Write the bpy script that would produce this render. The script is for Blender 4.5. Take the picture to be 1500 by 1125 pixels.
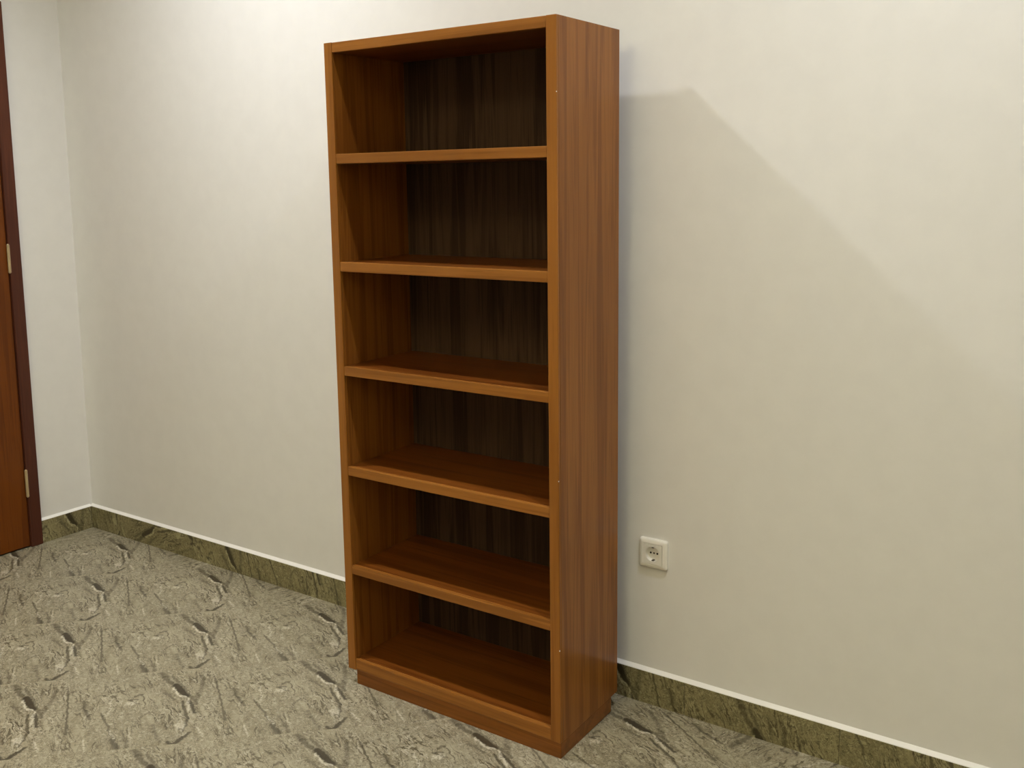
import bpy, bmesh, math, random
from mathutils import Vector, Matrix

for o in list(bpy.data.objects):
    bpy.data.objects.remove(o, do_unlink=True)
C = bpy.context.scene.collection
scene = bpy.context.scene
random.seed(7)

# ------------------------------------------------------------------ camera
FPX = 1431.92                                   # focal length in pixels of the 1500 px wide frame
CAM = Vector((3.63361, -2.27524, 1.38444))
YAW, PITCH, ROLL = 0.609016, -0.141565, -0.010257
cd = bpy.data.cameras.new('camera')
cam = bpy.data.objects.new('camera', cd); C.objects.link(cam)
f0 = Vector((-math.sin(YAW), math.cos(YAW), 0)); r0 = Vector((math.cos(YAW), math.sin(YAW), 0)); u0 = Vector((0, 0, 1))
fw = math.cos(PITCH)*f0 + math.sin(PITCH)*u0; up = -math.sin(PITCH)*f0 + math.cos(PITCH)*u0
rr = math.cos(ROLL)*r0 + math.sin(ROLL)*up; uu = -math.sin(ROLL)*r0 + math.cos(ROLL)*up
m = Matrix((rr, uu, -fw)).transposed().to_4x4(); m.translation = CAM
cam.matrix_world = m
cd.sensor_fit = 'HORIZONTAL'; cd.sensor_width = 36.0; cd.lens = FPX*36/1500
cd.shift_x = 29.42/1500; cd.shift_y = -82.17/1500
cd.clip_start = 0.02
scene.camera = cam

# ------------------------------------------------------------------ world, exposure, lamp settings
w = bpy.data.worlds.new('world'); scene.world = w; w.use_nodes = True
w.node_tree.nodes['Background'].inputs[0].default_value = (1, 0.93, 0.82, 1)
w.node_tree.nodes['Background'].inputs[1].default_value = 0.0
scene.view_settings.view_transform = 'Standard'; scene.view_settings.look = 'None'
scene.view_settings.gamma = 1; scene.view_settings.use_curve_mapping = False
scene.view_settings.exposure = 0.10
CEIL = 2.90
# x, y, watts, diameter, beam spread, colour, label of the ceiling lamps
LAMP_COL = (1.0, 1.0, 1.04)
FILL_UPLIGHT = (2.55, -3.15, 2.12, 64, (1.0, 0.92, 0.63))      # x, y, height, watts, colour of the added fill uplighter
LAMPS = [(1.28, -0.79, 18.5, .085, 138, LAMP_COL, 'round white recessed lamp set in the ceiling near the door'),
         (3.28, -0.79, 13.5, .085, 138, LAMP_COL, 'round white recessed lamp set in the ceiling above the socket')]

# ------------------------------------------------------------------ node helpers
class NT:
    def __init__(s, name):
        s.m = bpy.data.materials.new(name); s.m.use_nodes = True; s.t = s.m.node_tree
        s.b = s.t.nodes['Principled BSDF']
    def n(s, typ, **kw):
        nd = s.t.nodes.new(typ)
        for k, v in kw.items(): setattr(nd, k, v)
        return nd
    def put(s, sock, v):
        if hasattr(v, 'is_output'): s.t.links.new(v, sock)
        else: sock.default_value = v
    def math(s, op, a, b=0.0, clamp=False):
        nd = s.n('ShaderNodeMath', operation=op, use_clamp=clamp); s.put(nd.inputs[0], a); s.put(nd.inputs[1], b); return nd.outputs[0]
    def vmath(s, op, a, b=(0, 0, 0)):
        nd = s.n('ShaderNodeVectorMath', operation=op); s.put(nd.inputs[0], a); s.put(nd.inputs[1], b); return nd.outputs[0]
    def rng(s, v, a, b, c, d, smooth=True):
        nd = s.n('ShaderNodeMapRange', interpolation_type='SMOOTHSTEP' if smooth else 'LINEAR')
        for i, x in enumerate((v, a, b, c, d)): s.put(nd.inputs[i], x)
        return nd.outputs[0]
    def noise(s, vec, scale, detail=3, rough=0.55, dist=0.0):
        nd = s.n('ShaderNodeTexNoise'); s.put(nd.inputs['Vector'], vec)
        nd.inputs['Scale'].default_value = scale; nd.inputs['Detail'].default_value = detail
        nd.inputs['Roughness'].default_value = rough; nd.inputs['Distortion'].default_value = dist
        return nd
    def mix(s, fac, a, b, blend='MIX'):
        nd = s.n('ShaderNodeMix', data_type='RGBA', blend_type=blend)
        s.put(nd.inputs['Factor'], fac)
        for k, v in ((6, a), (7, b)):
            s.put(nd.inputs[k], v if hasattr(v, 'is_output') else (*v, 1))
        return nd.outputs[2]
    def bump(s, h, strength, dist):
        nd = s.n('ShaderNodeBump'); nd.inputs['Strength'].default_value = strength; nd.inputs['Distance'].default_value = dist
        s.put(nd.inputs['Height'], h); s.t.links.new(nd.outputs[0], s.b.inputs['Normal'])
    def set(s, **kw):
        for k, v in kw.items(): s.put(s.b.inputs[k.replace('_', ' ')], v)
    def obj_coord(s): return s.n('ShaderNodeTexCoord').outputs['Object']

def mapping(k, vec, scale=(1, 1, 1), rot=(0, 0, 0), loc=(0, 0, 0)):
    nd = k.n('ShaderNodeMapping'); k.put(nd.inputs['Vector'], vec)
    k.put(nd.inputs['Location'], loc); nd.inputs['Rotation'].default_value = rot; nd.inputs['Scale'].default_value = scale
    return nd.outputs[0]

# ---- plain paint / plastic / metal
def plain(name, col, rough, metal=0.0, spec=0.5, bump=None):
    k = NT(name); k.set(Base_Color=(*col, 1), Roughness=rough, Metallic=metal)
    k.b.inputs['Specular IOR Level'].default_value = spec
    nz = k.noise(k.obj_coord(), 14, 3)
    k.set(Base_Color=k.mix(k.rng(nz.outputs[0], .3, .7, 0, 1), tuple(c*0.985 for c in col), tuple(min(1, c*1.01) for c in col)))
    if bump: k.bump(k.noise(k.obj_coord(), bump[0], 4).outputs[0], bump[1], bump[2])
    return k.m
M_WALL = plain('wall_paint', (0.80, 0.79, 0.755), 0.62, spec=0.3, bump=(60, 0.02, 0.001))
M_CEIL = plain('ceiling_paint', (0.84, 0.82, 0.77), 0.8, spec=0.2)
M_CAULK = plain('white_caulk', (0.92, 0.91, 0.88), 0.5)
M_GROUT = plain('grout', (0.25, 0.22, 0.14), 0.85)
M_PLASTIC = plain('white_plastic', (0.86, 0.84, 0.77), 0.28)
M_HOLE = plain('dark_hole', (0.012, 0.011, 0.010), 0.6)
M_STEEL = plain('clip_metal', (0.10, 0.085, 0.065), 0.4, metal=0.6)
M_BRASS = plain('aged_brass', (0.62, 0.50, 0.30), 0.35, metal=0.75)
M_TRIM = plain('lamp_trim_white', (0.8, 0.8, 0.78), 0.4)

def lamp_material():
    k = NT('lamp_lens'); k.set(Base_Color=(1, 1, 1, 1), Emission_Color=(*LAMP_COL, 1), Emission_Strength=6.0); return k.m
M_LENS = lamp_material()

# ---- varnished wood; grain runs along the given axis of the part
def wood(name, axis, dark, light, rough=0.33, contrast=1.0, coat=0.14):
    k = NT(name)
    inf = k.n('ShaderNodeObjectInfo')
    off = k.vmath('SCALE', (1.7, 3.1, 2.3)); off.node.inputs[3].default_value = 1.0
    k.t.links.new(inf.outputs['Random'], off.node.inputs[3])
    off2 = k.n('ShaderNodeVectorMath', operation='SCALE'); off2.inputs[0].default_value = (7.0, 11.0, 5.0)
    k.t.links.new(inf.outputs['Random'], off2.inputs[3])
    p = k.vmath('ADD', k.obj_coord(), off2.outputs[0])
    ax = 'XYZ'.index(axis)
    cross = [55.0]*3; cross[ax] = 0.6
    wn = k.noise(mapping(k, p, scale=tuple(cross)), 1.0, 2)
    wv = k.n('ShaderNodeVectorMath', operation='SCALE'); wv.inputs[0].default_value = tuple(1.0 if i == ax else 0.0 for i in range(3))
    k.t.links.new(wn.outputs[0], wv.inputs[3])
    p = k.vmath('ADD', p, wv.outputs[0])                 # staggers the streaks so that their ends do not line up
    long_, short = 1.0, 26.0
    sc = [short]*3; sc['XYZ'.index(axis)] = long_
    g = mapping(k, p, scale=tuple(sc))
    n1 = k.noise(g, 1.0, 5, .6, .6)                     # broad figure
    sc2 = [150.0]*3; sc2['XYZ'.index(axis)] = 5.0
    n2 = k.noise(mapping(k, p, scale=tuple(sc2)), 1.0, 3, .6)   # fine pores
    n3 = k.noise(p, 2.2, 2)                              # tone drift
    rings = k.math('SINE', k.math('MULTIPLY', n1.outputs[0], 26.0))
    t = k.math('ADD', k.math('MULTIPLY', n1.outputs[0], 0.62), k.math('MULTIPLY', rings, 0.07*contrast))
    t = k.math('ADD', t, k.math('MULTIPLY', n3.outputs[0], 0.35))
    base = k.mix(k.rng(t, .28, .78, 0, 1), dark, light)
    pores = k.rng(n2.outputs[0], .56, .70, 0, 0.30*contrast)
    base = k.mix(pores, base, tuple(c*0.35 for c in dark))
    k.set(Base_Color=base, Roughness=rough)
    k.b.inputs['Specular IOR Level'].default_value = 0.2
    k.b.inputs['Coat Weight'].default_value = coat; k.b.inputs['Coat Roughness'].default_value = 0.08
    k.bump(n2.outputs[0], 0.05, 0.001)
    return k.m
WD, WL = (0.190, 0.062, 0.008), (0.345, 0.130, 0.022)
M_WOOD_Z = wood('varnished_wood_upright', 'Z', WD, WL)
M_WOOD_X_SHADED = wood('varnished_wood_level_shaded', 'X', (0.105, 0.027, 0.003), (0.205, 0.064, 0.009))  # shelf boards darkened in colour to stand for shade inside the case
M_EDGE_Z = wood('edging_wood_upright', 'Z', (0.23, 0.082, 0.012), (0.36, 0.140, 0.024), contrast=.7)
M_EDGE_X = wood('edging_wood_level', 'X', (0.23, 0.083, 0.013), (0.38, 0.150, 0.028), contrast=.8)
M_PLINTH = wood('plinth_wood_level', 'X', (0.165, 0.054, 0.007), (0.28, 0.098, 0.015), contrast=.8)
M_BACK = wood('raw_plywood_back', 'Z', (0.034, 0.016, 0.0065), (0.086, 0.046, 0.021), rough=0.75, contrast=1.5, coat=0.0)  # dark plywood, its colour deepened further for the shade between the shelves
M_DOOR = wood('door_veneer', 'Z', (0.110, 0.027, 0.0015), (0.175, 0.047, 0.003), rough=0.38)
M_CASING = wood('door_casing_wood', 'Z', (0.075, 0.022, 0.012), (0.125, 0.038, 0.017), rough=0.38)

# ---- printed stone-look ceramic tile; pattern lives in tile coordinates, so it repeats tile by tile
TILE, TANG = 0.40040, 0.766852
DARK = [  # polyline in tile units, half width, strength
    ([(-0.017, 0.269), (0.030, 0.190), (0.081, 0.104)], 0.026, 1.0),
    ([(-0.145, 0.465), (-0.073, 0.333), (-0.021, 0.27)], 0.020, .55),
    ([(-0.057, 0.403), (0.097, 0.118), (0.171, -0.021)], 0.013, .55),
    ([(0.110, 0.023), (0.170, -0.134)], 0.014, .85),
    ([(0.065, 0.031), (0.129, -0.206), (0.121, -0.357)], 0.011, .7),
    ([(0.167, -0.387), (0.079, -0.509), (0.045, -0.474)], 0.013, .85),
    ([(-0.452, -0.037), (-0.363, -0.239), (-0.307, -0.382)], 0.009, .65),
    ([(-0.307, -0.382), (-0.255, -0.505)], 0.018, .8),
    ([(0.250, 0.315), (0.324, 0.00), (0.383, -0.27)], 0.008, .7),
    ([(0.395, 0.154), (0.427, 0.033), (0.487, -0.104)], 0.012, .65),
    ([(0.169, 0.312), (0.162, 0.105), (0.146, -0.014)], 0.016, .4),
    ([(-0.275, -0.285), (-0.196, -0.488)], 0.010, .4),
    ([(-0.090, -0.243), (-0.008, -0.465)], 0.012, .4),
    ([(-0.069, 0.174), (0.007, 0.059)], 0.010, .5),
    ([(-0.30, 0.118), (-0.25, 0.105)], 0.010, .6)]
LIGHT = [
    ([(-0.024, 0.227), (0.023, 0.123), (0.073, 0.083)], 0.010, .9),
    ([(0.098, 0.059), (0.122, -0.094)], 0.009, .7),
    ([(0.082, -0.274), (0.110, -0.325)], 0.020, .7),
    ([(-0.345, -0.272), (-0.304, -0.375)], 0.008, .8),
    ([(-0.429, 0.139), (-0.403, 0.002), (-0.413, -0.076)], 0.007, .6),
    ([(-0.298, 0.065), (-0.262, 0.058)], 0.022, .8),
    ([(-0.318, -0.053), (-0.307, -0.103)], 0.014, .5),
    ([(-0.490, -0.363), (-0.452, -0.498)], 0.008, .6),
    ([(0.211, -0.326), (0.254, -0.441)], 0.008, .7),
    ([(0.118, -0.25), (0.11, -0.36)], 0.007, .5)]

def seg_group():
    g = bpy.data.node_groups.new('vein_segment', 'ShaderNodeTree')
    I = g.interface
    for nm, ty in (('P', 'NodeSocketVector'), ('A', 'NodeSocketVector'), ('BA', 'NodeSocketVector'), ('Inv', 'NodeSocketFloat'), ('W', 'NodeSocketFloat'), ('S', 'NodeSocketFloat')):
        I.new_socket(nm, in_out='INPUT', socket_type=ty)
    I.new_socket('Mask', in_out='OUTPUT', socket_type='NodeSocketFloat')
    gi = g.nodes.new('NodeGroupInput'); go = g.nodes.new('NodeGroupOutput'); L = g.links.new
    sub = g.nodes.new('ShaderNodeVectorMath'); sub.operation = 'SUBTRACT'; L(gi.outputs['P'], sub.inputs[0]); L(gi.outputs['A'], sub.inputs[1])
    dot = g.nodes.new('ShaderNodeVectorMath'); dot.operation = 'DOT_PRODUCT'; L(sub.outputs[0], dot.inputs[0]); L(gi.outputs['BA'], dot.inputs[1])
    t = g.nodes.new('ShaderNodeMath'); t.operation = 'MULTIPLY'; t.use_clamp = True; L(dot.outputs['Value'], t.inputs[0]); L(gi.outputs['Inv'], t.inputs[1])
    sc = g.nodes.new('ShaderNodeVectorMath'); sc.operation = 'SCALE'; L(gi.outputs['BA'], sc.inputs[0]); L(t.outputs[0], sc.inputs[3])
    d = g.nodes.new('ShaderNodeVectorMath'); d.operation = 'DISTANCE'; L(sub.outputs[0], d.inputs[0]); L(sc.outputs[0], d.inputs[1])
    mr = g.nodes.new('ShaderNodeMapRange'); mr.interpolation_type = 'SMOOTHSTEP'
    L(d.outputs['Value'], mr.inputs[0]); w3 = g.nodes.new('ShaderNodeMath'); w3.operation = 'MULTIPLY'; L(gi.outputs['W'], w3.inputs[0]); w3.inputs[1].default_value = 0.3; L(w3.outputs[0], mr.inputs[1]); L(gi.outputs['W'], mr.inputs[2]); L(gi.outputs['S'], mr.inputs[3]); mr.inputs[4].default_value = 0.0
    L(mr.outputs[0], go.inputs[0])
    return g
SEG = seg_group()

def tile_material(name='stone_print_tile', tint=None):
    k = NT(name)
    p = k.vmath('MULTIPLY', k.obj_coord(), (1/TILE, 1/TILE, 0))
    nz = k.noise(p, 16, 3, .6)
    wob = k.n('ShaderNodeVectorMath', operation='MULTIPLY_ADD'); k.t.links.new(nz.outputs['Color'], wob.inputs[0])
    wob.inputs[1].default_value = (.05, .05, 0); wob.inputs[2].default_value = (-.025, -.025, 0)
    q = k.vmath('ADD', p, wob.outputs[0])
    def masks(lst):
        acc = 0.0
        for pts, wd, st in lst:
            for a, b in zip(pts[:-1], pts[1:]):
                nd = k.n('ShaderNodeGroup'); nd.node_tree = SEG; k.t.links.new(q, nd.inputs['P'])
                ba = (b[0]-a[0], b[1]-a[1], 0)
                nd.inputs['A'].default_value = (*a, 0); nd.inputs['BA'].default_value = ba
                nd.inputs['Inv'].default_value = 1/(ba[0]**2+ba[1]**2); nd.inputs['W'].default_value = wd*1.5; nd.inputs['S'].default_value = st
                acc = k.math('MAXIMUM', nd.outputs[0], acc)
        return acc
    # strata run down the print at a slant
    st = mapping(k, q, rot=(0, 0, math.radians(-20)), scale=(1, 1, 1))
    s1 = k.noise(mapping(k, st, scale=(15, 2.0, 1)), 1, 4, .62, .5)
    s2 = k.noise(mapping(k, st, scale=(46, 5.0, 1)), 1, 3, .6, .3)
    s4 = k.noise(mapping(k, st, scale=(9, 1.6, 1)), 1, 3, .6, .9)
    mott = k.noise(p, 5, 4, .6)
    patch = k.noise(p, 3.1, 2, .5)
    fine = k.noise(p, 46, 3, .65, 1.0)
    curl = k.noise(p, 10, 2, .5, 2.0)
    def ridge(v, mid, wd, st_):                          # thin line where the noise crosses mid
        return k.rng(k.math('ABSOLUTE', k.math('SUBTRACT', v, mid)), wd*.25, wd, st_, 0)
    lo, hi = (0.275, 0.242, 0.155), (0.400, 0.362, 0.248)
    t = k.math('ADD', k.math('MULTIPLY', mott.outputs[0], .45), k.math('MULTIPLY', s1.outputs[0], .55))
    c = k.mix(k.rng(t, .34, .66, 0, 1), lo, hi)
    c = k.mix(k.rng(s2.outputs[0], .53, .70, 0, .5), c, (0.110, 0.090, 0.050))
    c = k.mix(k.rng(s2.outputs[0], .44, .30, 0, .42), c, (0.50, 0.46, 0.34))
    sm = k.rng(patch.outputs[0], .40, .56, 0, 1)
    c = k.mix(k.math('MULTIPLY', ridge(s4.outputs[0], .47, .020, .9), sm), c, (0.085, 0.068, 0.038))
    c = k.mix(k.math('MULTIPLY', ridge(s4.outputs[0], .56, .019, .8), sm), c, (0.09, 0.073, 0.042))
    c = k.mix(k.math('MULTIPLY', ridge(s4.outputs[0], .50, .012, .7), sm), c, (0.55, 0.51, 0.39))
    cm = k.rng(patch.outputs[0], .58, .42, .15, 1)
    for mid in (.40, .47, .54, .60):
        c = k.mix(k.math('MULTIPLY', ridge(curl.outputs[0], mid, .014, .7), cm), c, (0.115, 0.095, 0.055))
    for mid in (.435, .57):
        c = k.mix(k.math('MULTIPLY', ridge(curl.outputs[0], mid, .012, .6), cm), c, (0.52, 0.48, 0.36))
    c = k.mix(k.rng(fine.outputs[0], .54, .68, 0, .6), c, (0.54, 0.50, 0.38))
    c = k.mix(k.rng(fine.outputs[0], .46, .33, 0, .6), c, (0.10, 0.084, 0.048))
    dm = masks(DARK); lm = k.math('MULTIPLY', masks(LIGHT), k.rng(fine.outputs[0], .38, .56, .15, 1))
    c = k.mix(k.math('MULTIPLY', dm, .92), c, (0.040, 0.030, 0.016))
    c = k.mix(k.math('MULTIPLY', lm, .85), c, (0.68, 0.64, 0.50))
    if tint: c = k.mix(1.0, c, tint, 'MULTIPLY')
    k.set(Base_Color=c, Roughness=0.42)
    k.b.inputs['Specular IOR Level'].default_value = 0.35
    k.bump(k.math('SUBTRACT', fine.outputs[0], k.math('MULTIPLY', dm, .6)), 0.06, 0.002)
    return k.m
M_SKIRT = tile_material('olive_skirting_tile', (0.76, 0.74, 0.55))
M_TILE = tile_material()

# ------------------------------------------------------------------ mesh helpers
def link(name, bm, mat, parent=None, loc=(0, 0, 0), rot=(0, 0, 0), smooth=False):
    me = bpy.data.meshes.new(name); bmesh.ops.recalc_face_normals(bm, faces=bm.faces[:])
    bm.to_mesh(me); bm.free(); me.materials.append(mat)
    if smooth:
        for p in me.polygons: p.use_smooth = True
    o = bpy.data.objects.new(name, me); C.objects.link(o); o.location = loc; o.rotation_euler = rot
    if parent: o.parent = parent
    return o
def box(x0, x1, y0, y1, z0, z1, bev=0.0, seg=2, bm=None):
    bm = bm or bmesh.new()
    vs = [bm.verts.new((x, y, z)) for x in (x0, x1) for y in (y0, y1) for z in (z0, z1)]
    F = [bm.faces.new([vs[i] for i in f]) for f in ((0, 1, 3, 2), (4, 6, 7, 5), (0, 4, 5, 1), (2, 3, 7, 6), (0, 2, 6, 4), (1, 5, 7, 3))]
    if bev:
        bmesh.ops.bevel(bm, geom=list({e for f in F for e in f.edges}), offset=bev, segments=seg, profile=.6, affect='EDGES')
    return bm
def part(name, x0, x1, y0, y1, z0, z1, mat, parent, bev=0.0, seg=2):
    cx, cy, cz = (x0+x1)/2, (y0+y1)/2, (z0+z1)/2          # origin in the piece's middle so its grain is its own
    return link(name, box(x0-cx, x1-cx, y0-cy, y1-cy, z0-cz, z1-cz, bev, seg), mat, parent, (cx, cy, cz))
def lathe(prof, n=40, bm=None):
    """profile of (r, z) about z"""
    bm = bm or bmesh.new(); rings = []
    for r, z in prof:
        rings.append([bm.verts.new((r*math.cos(2*math.pi*i/n), r*math.sin(2*math.pi*i/n), z)) for i in range(n)] if r > 1e-6 else [bm.verts.new((0, 0, z))])
    for a, b in zip(rings[:-1], rings[1:]):
        for i in range(n):
            j = (i+1) % n
            if len(a) == 1 and len(b) > 1: bm.faces.new((a[0], b[i], b[j]))
            elif len(b) == 1 and len(a) > 1: bm.faces.new((a[i], a[j], b[0]))
            elif len(a) > 1: bm.faces.new((a[i], a[j], b[j], b[i]))
    return bm
def prism(poly, z0, z1, bm=None):
    bm = bm or bmesh.new()
    a = [bm.verts.new((x, y, z0)) for x, y in poly]; b = [bm.verts.new((x, y, z1)) for x, y in poly]
    bm.faces.new(b); bm.faces.new(a[::-1])
    for i in range(len(poly)):
        j = (i+1) % len(poly); bm.faces.new((a[i], a[j], b[j], b[i]))
    return bm
def empty(name, loc=(0, 0, 0), rz=0.0):
    o = bpy.data.objects.new(name, None); C.objects.link(o); o.location = loc; o.rotation_euler = (0, 0, rz); o.empty_display_size = .1
    return o
def tag(o, label, cat=None, group=None, kind=None):
    o['label'] = label
    if cat: o['category'] = cat
    if group: o['group'] = group
    if kind: o['kind'] = kind
    return o
def structure(o, label): return tag(o, label, kind='structure')

# ------------------------------------------------------------------ room shell
RX, RY = 5.4, -4.4
DY0, DY1, DH = -0.281, -1.085, 2.04           # door opening on the left wall (y range, height)
TH = 0.12
structure(link('wall_back', box(-TH, RX+TH, 0, TH, 0, CEIL), M_WALL), 'plain off-white painted wall behind the wooden bookcase')
bm = box(-TH, 0, DY0, 0, 0, CEIL); box(-TH, 0, RY, DY1, 0, CEIL, bm=bm); box(-TH, 0, DY1, DY0, DH, CEIL, bm=bm)
structure(link('wall_left', bm, M_WALL), 'off-white painted wall holding the dark brown door')
structure(link('wall_right', box(RX, RX+TH, RY, 0, 0, CEIL), M_WALL), 'off-white painted wall facing the door')
structure(link('wall_front', box(-TH, RX+TH, RY-TH, RY, 0, CEIL), M_WALL), 'off-white painted wall facing the bookcase')
structure(link('ceiling', box(-TH, RX+TH, RY-TH, TH, CEIL, CEIL+0.1), M_CEIL), 'white painted ceiling of the room')

# floor: bed of grout with each tile laid on the diagonal
floor = structure(link('floor', box(-TH, RX+TH, RY-TH, TH, -0.06, -0.0006), M_GROUT), 'olive grey stone-look tile floor laid on the diagonal')
E1 = Vector((math.cos(TANG), math.sin(TANG))); E2 = Vector((-math.sin(TANG), math.cos(TANG)))
ORG = Vector((0.34868, -0.09439)) + E1*(-0.07*TILE) - E2*(0.11*TILE)      # middle of one tile
HALF = TILE/2 - 0.0004
def clip(poly, f):
    out = []
    for a, b in zip(poly, poly[1:]+poly[:1]):
        fa, fb = f(a), f(b)
        if fa >= 0: out.append(a)
        if (fa >= 0) != (fb >= 0):
            t = fa/(fa-fb); out.append(a + (b-a)*t)
    return out
full = link('tile', box(-HALF, HALF, -HALF, HALF, -0.008, 0, .0003, 1), M_TILE, floor)
full_me = full.data; used = False
for i in range(-16, 17):
    for j in range(-16, 17):
        c = ORG + E1*(i*TILE) + E2*(j*TILE)
        poly = [c + E1*(sx*HALF) + E2*(sy*HALF) for sx, sy in ((-1, -1), (1, -1), (1, 1), (-1, 1))]
        q = poly
        for f in (lambda v: v.x, lambda v: RX-v.x, lambda v: -v.y, lambda v: v.y-RY):
            q = clip(q, f)
            if not q: break
        if len(q) < 3: continue
        area = abs(sum(a.x*b.y-b.x*a.y for a, b in zip(q, q[1:]+q[:1])))/2
        if area < 0.0008: continue
        if area > 0.995*(2*HALF)**2:
            if not used: o = full; used = True
            else:
                o = bpy.data.objects.new('tile', full_me); C.objects.link(o); o.parent = floor
            o.location = (c.x, c.y, 0); o.rotation_euler = (0, 0, TANG)
        else:
            extra = math.pi/2 if area < 0.42*TILE*TILE else 0.0       # small offcuts are laid turned
            a = TANG+extra; ca, sa = math.cos(a), math.sin(a)
            loc = [((v.x-c.x)*ca+(v.y-c.y)*sa, -(v.x-c.x)*sa+(v.y-c.y)*ca) for v in q]
            link('tile', prism(loc, -0.008, 0), M_TILE, floor, (c.x, c.y, 0), (0, 0, a))

# skirting: strips cut from the same tile, 9 cm high, with a white caulk bead on top
HB, TB = 0.091, 0.010
def skirting(name, label, p0, direction, normal, cuts, slices, turn):
    """strips from p0 along direction; cuts are distances; each strip is cut from its own slice of the tile print"""
    L = cuts[-1]
    d, nrm = Vector(direction), Vector(normal)
    root = empty(name, p0); structure(root, label)
    for k, (a, b) in enumerate(zip(cuts[:-1], cuts[1:])):
        y0 = slices[k % len(slices)]
        ln = b-a-0.0010
        rot = turn[k % len(turn)]
        mid = (a+b)/2
        if not rot:                                # print x along the wall, print y upward
            bm = box(-ln/2, ln/2, y0, y0+HB, -TB, 0, .0006, 1)
            M3 = Matrix((d, Vector((0, 0, 1)), nrm)).transposed()
            if M3.determinant() < 0:
                M3 = Matrix((-d, Vector((0, 0, 1)), nrm)).transposed()
            org = d*mid + nrm*TB + Vector((0, 0, -y0))
        else:                                      # strip cut across: print y along the wall
            bm = box(y0, y0+HB, -ln/2, ln/2, -TB, 0, .0006, 1)
            M3 = Matrix((Vector((0, 0, 1)), d, nrm)).transposed()
            if M3.determinant() < 0:
                M3 = Matrix((Vector((0, 0, 1)), -d, nrm)).transposed()
            org = d*mid + nrm*TB + Vector((0, 0, -y0))
        o = link('skirting_tile', bm, M_SKIRT, root)
        o.matrix_local = Matrix.Translation(org) @ M3.to_4x4()
    bm = bmesh.new()                               # caulk bead: a fillet from wall to strip top
    e = .0095
    prof = [(0, HB), (TB-.0006, HB), (TB-.0012, HB+.0018), (.004, HB+e*.6), (0, HB+e)]
    A = [bm.verts.new(nrm*n_ + Vector((0, 0, z_))) for n_, z_ in prof]; B = [bm.verts.new(nrm*n_ + Vector((0, 0, z_)) + d*L) for n_, z_ in prof]
    for i in range(len(prof)):
        j = (i+1) % len(prof); bm.faces.new((A[i], A[j], B[j], B[i]))
    bm.faces.new(A); bm.faces.new(B[::-1])
    c_ = link('caulk_bead', bm, M_CAULK, root); c_['label'] = 'white caulk line along the skirting top'
    return root
cuts = [0.0] + [0.26+0.4*i for i in range(13)] + [RX]
SL = [-.06, .05, -.16, .10, -.10, .0, .07, -.13]
skirting('baseboard_back', 'olive stone-look tile skirting along the bookcase wall', (0, 0, 0), (1, 0, 0), (0, -1, 0), cuts, [-.17, -.04, .02, -.11, .06, -.08, .0, .09, -.15], [0, 1, 0, 0, 0, 0, 0, 0])
skirting('baseboard_left', 'short olive tile skirting between the corner and the door', (0, -TB, 0), (0, -1, 0), (1, 0, 0), [0, 0.2215], [.005], [0])
skirting('baseboard_door_side', 'olive tile skirting beyond the door', (0, DY1-.05, 0), (0, -1, 0), (1, 0, 0), [0, .3, .7, 1.1, 1.5, 1.9, 2.3, 2.7, 3.1, -RY+DY1-.05], SL, [0])
skirting('baseboard_right', 'olive tile skirting along the wall facing the door', (RX, -TB, 0), (0, -1, 0), (-1, 0, 0), [0]+[.4*i for i in range(1, 11)]+[-RY-2*TB], SL, [0])
skirting('baseboard_front', 'olive tile skirting along the wall facing the bookcase', (0, RY, 0), (1, 0, 0), (0, 1, 0), [0]+[.4*i for i in range(1, 14)], SL, [0])

# ------------------------------------------------------------------ door in the left wall
door = empty('door_1', (0, (DY0+DY1)/2, 0)); structure(door, 'dark brown wooden door with brass hinges in a darker casing')
def dpart(name, x0, x1, y0, y1, z0, z1, mat, bev=.002):
    o = part(name, x0, x1, y0, y1, z0, z1, mat, door, bev); o.location.y -= door.location.y; return o
leaf = dpart('leaf', -0.030, 0.010, DY1+.004, DY0-.003, 0.006, DH-.004, M_DOOR, .0025)
for ya, yb in ((DY0+.048, DY0), (DY1, DY1-.048)):
    c1 = dpart('casing', 0.0, 0.018, min(ya, yb), max(ya, yb), 0.0, DH+.048, M_CASING, .004)
dpart('casing', 0.0, 0.018, DY1, DY0, DH, DH+.048, M_CASING, .004)
for ya, yb in ((DY0-.003, DY0+.0), (DY1, DY1+.003)):
    dpart('jamb', -TH, 0.004, min(ya, yb), max(ya, yb), 0.0, DH, M_CASING, .0)
dpart('jamb', -TH, 0.004, DY1+.003, DY0-.003, DH-.003, DH, M_CASING, .0)
for z0 in (0.207, 1.087, 1.78):
    hz = z0+.053
    bm = lathe([(0, -.056), (.003, -.056), (.0045, -.0535), (.0060, -.0525), (.0060, -.0185), (.0053, -.018), (.0053, -.017), (.0060, -.0165), (.0060, .0165), (.0053, .017), (.0053, .018), (.0060, .0185), (.0060, .0525), (.0045, .0535), (.003, .056), (0, .056)], 16)
    h = link('hinge', bm, M_BRASS, door, (0.0165, DY0-.001-door.location.y, hz)); h['label'] = 'worn brass hinge knuckle'
hd = link('handle', lathe([(0, 0), (.026, 0), (.026, .006), (.022, .008), (.009, .009), (.009, .045), (0, .045)], 24), M_BRASS, door, (0.010, DY1+.065-door.location.y, 1.02), (0, math.pi/2, 0))
bm = box(-.009, .009, 0.0, .115, .036, .052, .005, 2)
link('lever', bm, M_BRASS, hd)

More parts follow.
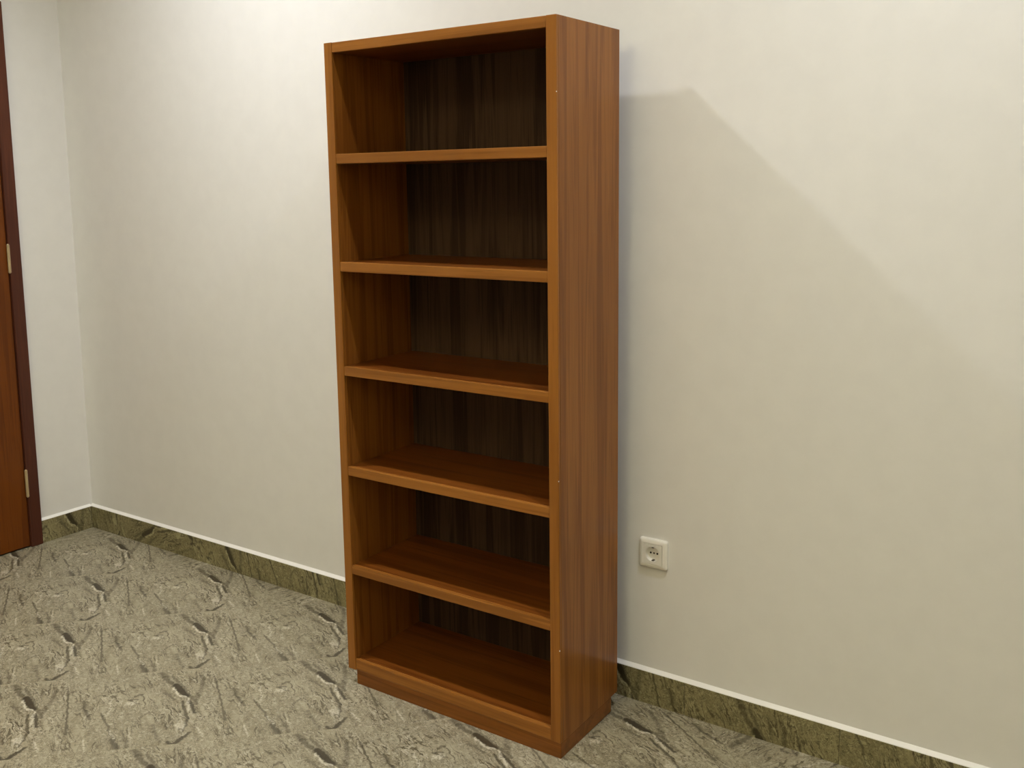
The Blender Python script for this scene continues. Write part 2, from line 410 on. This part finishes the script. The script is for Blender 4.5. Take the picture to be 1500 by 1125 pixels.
# ------------------------------------------------------------------ bookcase
W, D, H, G = 0.6984, 0.2982, 1.76, 0.0710
ANG, LEAN = 0.0025, 0.0100                    # turned a hair, and leaning a hair forward on the uneven floor
TS, TP, PL = 0.0272, 0.0256, 0.0412            # side and shelf thickness, plinth height
bk = empty('bookcase', (1.7959, -(G+D), 0), ANG); bk.rotation_euler = (LEAN, 0, ANG)
tag(bk, 'tall open wooden bookcase with five fixed shelves standing on the tiled floor', 'bookcase')
ED = 0.007                                      # solid front edging
LBL = 'solid wood front edging'
for x0 in (0.0, W-TS):
    s = part('side_panel', x0, x0+TS, ED, D, PL, H, M_WOOD_Z, bk, .0015)
    e = part('front_edging', x0, x0+TS, 0.0, ED-.0002, PL, H, M_EDGE_Z, None, .0018)
    e.parent = s; e.location = Vector(e.location)-Vector(s.location)
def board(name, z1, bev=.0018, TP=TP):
    s = part(name, TS, W-TS, .0065+ED, D-.012, z1-TP, z1, M_WOOD_X_SHADED, bk, .0012)
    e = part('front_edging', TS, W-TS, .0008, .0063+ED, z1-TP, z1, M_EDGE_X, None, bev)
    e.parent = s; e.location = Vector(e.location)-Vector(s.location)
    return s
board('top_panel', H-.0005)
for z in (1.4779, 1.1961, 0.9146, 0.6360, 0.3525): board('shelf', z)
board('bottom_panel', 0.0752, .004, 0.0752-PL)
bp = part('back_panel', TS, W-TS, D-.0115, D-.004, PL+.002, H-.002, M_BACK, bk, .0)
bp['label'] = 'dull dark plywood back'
part('plinth', 0.0285, W-.0005, 0.0036, D-.034, 0.0, PL, M_PLINTH, bk, .0015)
# small pale nicks in the varnish of the front right edge
def nick(z, s): return part('edge_nick', W-.0012-s*.3, W+.0002, -.0003, .0012, z-s, z+s, M_CAULK, bk, .0004, 1)
nick(0.705, .0014); nick(0.283, .0018); nick(1.595, .0012)

# ------------------------------------------------------------------ wall socket
so = empty('wall_socket', (2.5635, 0, 0.4246))
tag(so, 'white square earthed wall socket beside the bookcase, above the skirting', 'socket')
def rsq(h, r, n=6):
    pts = []
    for cx, cy, a0 in ((h-r, h-r, 0), (-h+r, h-r, 90), (-h+r, -h+r, 180), (h-r, -h+r, 270)):
        for i in range(n+1):
            a = math.radians(a0+90*i/n); pts.append((cx+r*math.cos(a), cy+r*math.sin(a)))
    return pts
def loft(loops, cap0=False, cap1=False, bm=None):
    bm = bm or bmesh.new(); R = [[bm.verts.new(v) for v in lp] for lp in loops]
    for a, b_ in zip(R[:-1], R[1:]):
        for i in range(len(a)):
            j = (i+1) % len(a); bm.faces.new((a[i], a[j], b_[j], b_[i]))
    if cap0: bm.faces.new(R[0])
    if cap1: bm.faces.new(R[-1])
    return bm
def lp(h, r, z): return [(x, -z, y) for x, y in rsq(h, r)]
# frame: a shallow pillow with a square window
link('frame', loft([lp(.0400, .0055, 0), lp(.0402, .0055, .0045), lp(.0392, .0050, .0078), lp(.0360, .0045, .0098), lp(.0290, .003, .0108), lp(.0272, .002, .0108), lp(.0268, .002, .0060)]), M_PLASTIC, so, smooth=True)
N = 28
def circ(r, z): return [(r*math.cos(math.pi/4+2*math.pi*i/N - math.pi/4 + math.pi/N), -z, r*math.sin(2*math.pi*i/N + math.pi/N)) for i in range(N)]
sq = rsq(.0266, .0015, 6)                       # 28 points, same count as the circle
ins = loft([[(x, -.006, y) for x, y in sq], [(x, -.0116, y) for x, y in sq], circ(.0205, .0116), circ(.0195, .0108), circ(.0190, .0012)], cap1=True)
link('insert', ins, M_PLASTIC, so)
for dx in (-.0095, .0095):
    h = link('pin_hole', lathe([(0, .0004), (.0027, .0004), (.0027, -.0004)], 16), M_HOLE, so, (dx, -.0014, 0), (math.pi/2, 0, 0))
link('centre_screw', lathe([(0, .0010), (.0022, .0008), (.0026, -.0002)], 14), M_STEEL, so, (0, -.0012, 0), (math.pi/2, 0, 0))
for sz in (-1, 1):
    link('earth_clip', box(-.0032, .0032, -.0105, -.0014, min(sz*.0165, sz*.0192), max(sz*.0165, sz*.0192), .0005, 1), M_STEEL, so)

# ------------------------------------------------------------------ recessed ceiling lamps
def downlight(x, y, watts, dia, beam, col, label):
    t = empty('ceiling_lamp', (x, y, CEIL)); tag(t, label, 'lamp')
    r = dia/2+.003
    link('trim_ring', lathe([(r+.0145, -.0005), (r+.0145, -.004), (r+.0115, -.006), (r+.0025, -.006), (r+.0005, -.003), (r+.0005, -.0005)], 40), M_TRIM, t, smooth=True)
    link('lens', lathe([(r, -.0008), (r, -.0025), (0, -.003)], 40), M_LENS, t)
    ld = bpy.data.lights.new('lamp_light', 'AREA'); ld.shape = 'DISK'; ld.size = dia; ld.energy = watts; ld.color = col; ld.spread = math.radians(beam)
    lo = bpy.data.objects.new('lamp_light', ld); C.objects.link(lo); lo.parent = t; lo.location = (0, 0, -.007)
for a in LAMPS:
    downlight(*a)

# added fill light behind the camera: an opaque bowl that lights the ceiling
ux, uy, uz, uw, uc = FILL_UPLIGHT
t = empty('added_fill_lamp', (ux, uy, uz)); tag(t, 'added fill light, a white metal bowl uplighter on a thin rod, out of view', 'lamp')
link('bowl', lathe([(0, 0), (.06, .004), (.13, .028), (.185, .070), (.205, .115), (.201, .115), (.180, .072), (.126, .033), (.058, .009), (0, .005)], 40), M_TRIM, t, smooth=True)
link('rod', lathe([(0, .004), (.006, .004), (.006, CEIL-uz-.02), (0, CEIL-uz-.02)], 16), M_TRIM, t)
link('canopy', lathe([(0, CEIL-uz-.028), (.045, CEIL-uz-.024), (.05, CEIL-uz-.0005), (0, CEIL-uz-.0005)], 28), M_TRIM, t, smooth=True)
link('diffuser', lathe([(.0065, .072), (.165, .072), (.165, .068), (.0065, .068)], 32), M_LENS, t)
ld = bpy.data.lights.new('lamp_light', 'AREA'); ld.shape = 'DISK'; ld.size = .33; ld.energy = uw; ld.color = uc
lo = bpy.data.objects.new('lamp_light', ld); C.objects.link(lo); lo.parent = t; lo.location = (0, 0, .078); lo.rotation_euler = (math.pi, 0, 0)
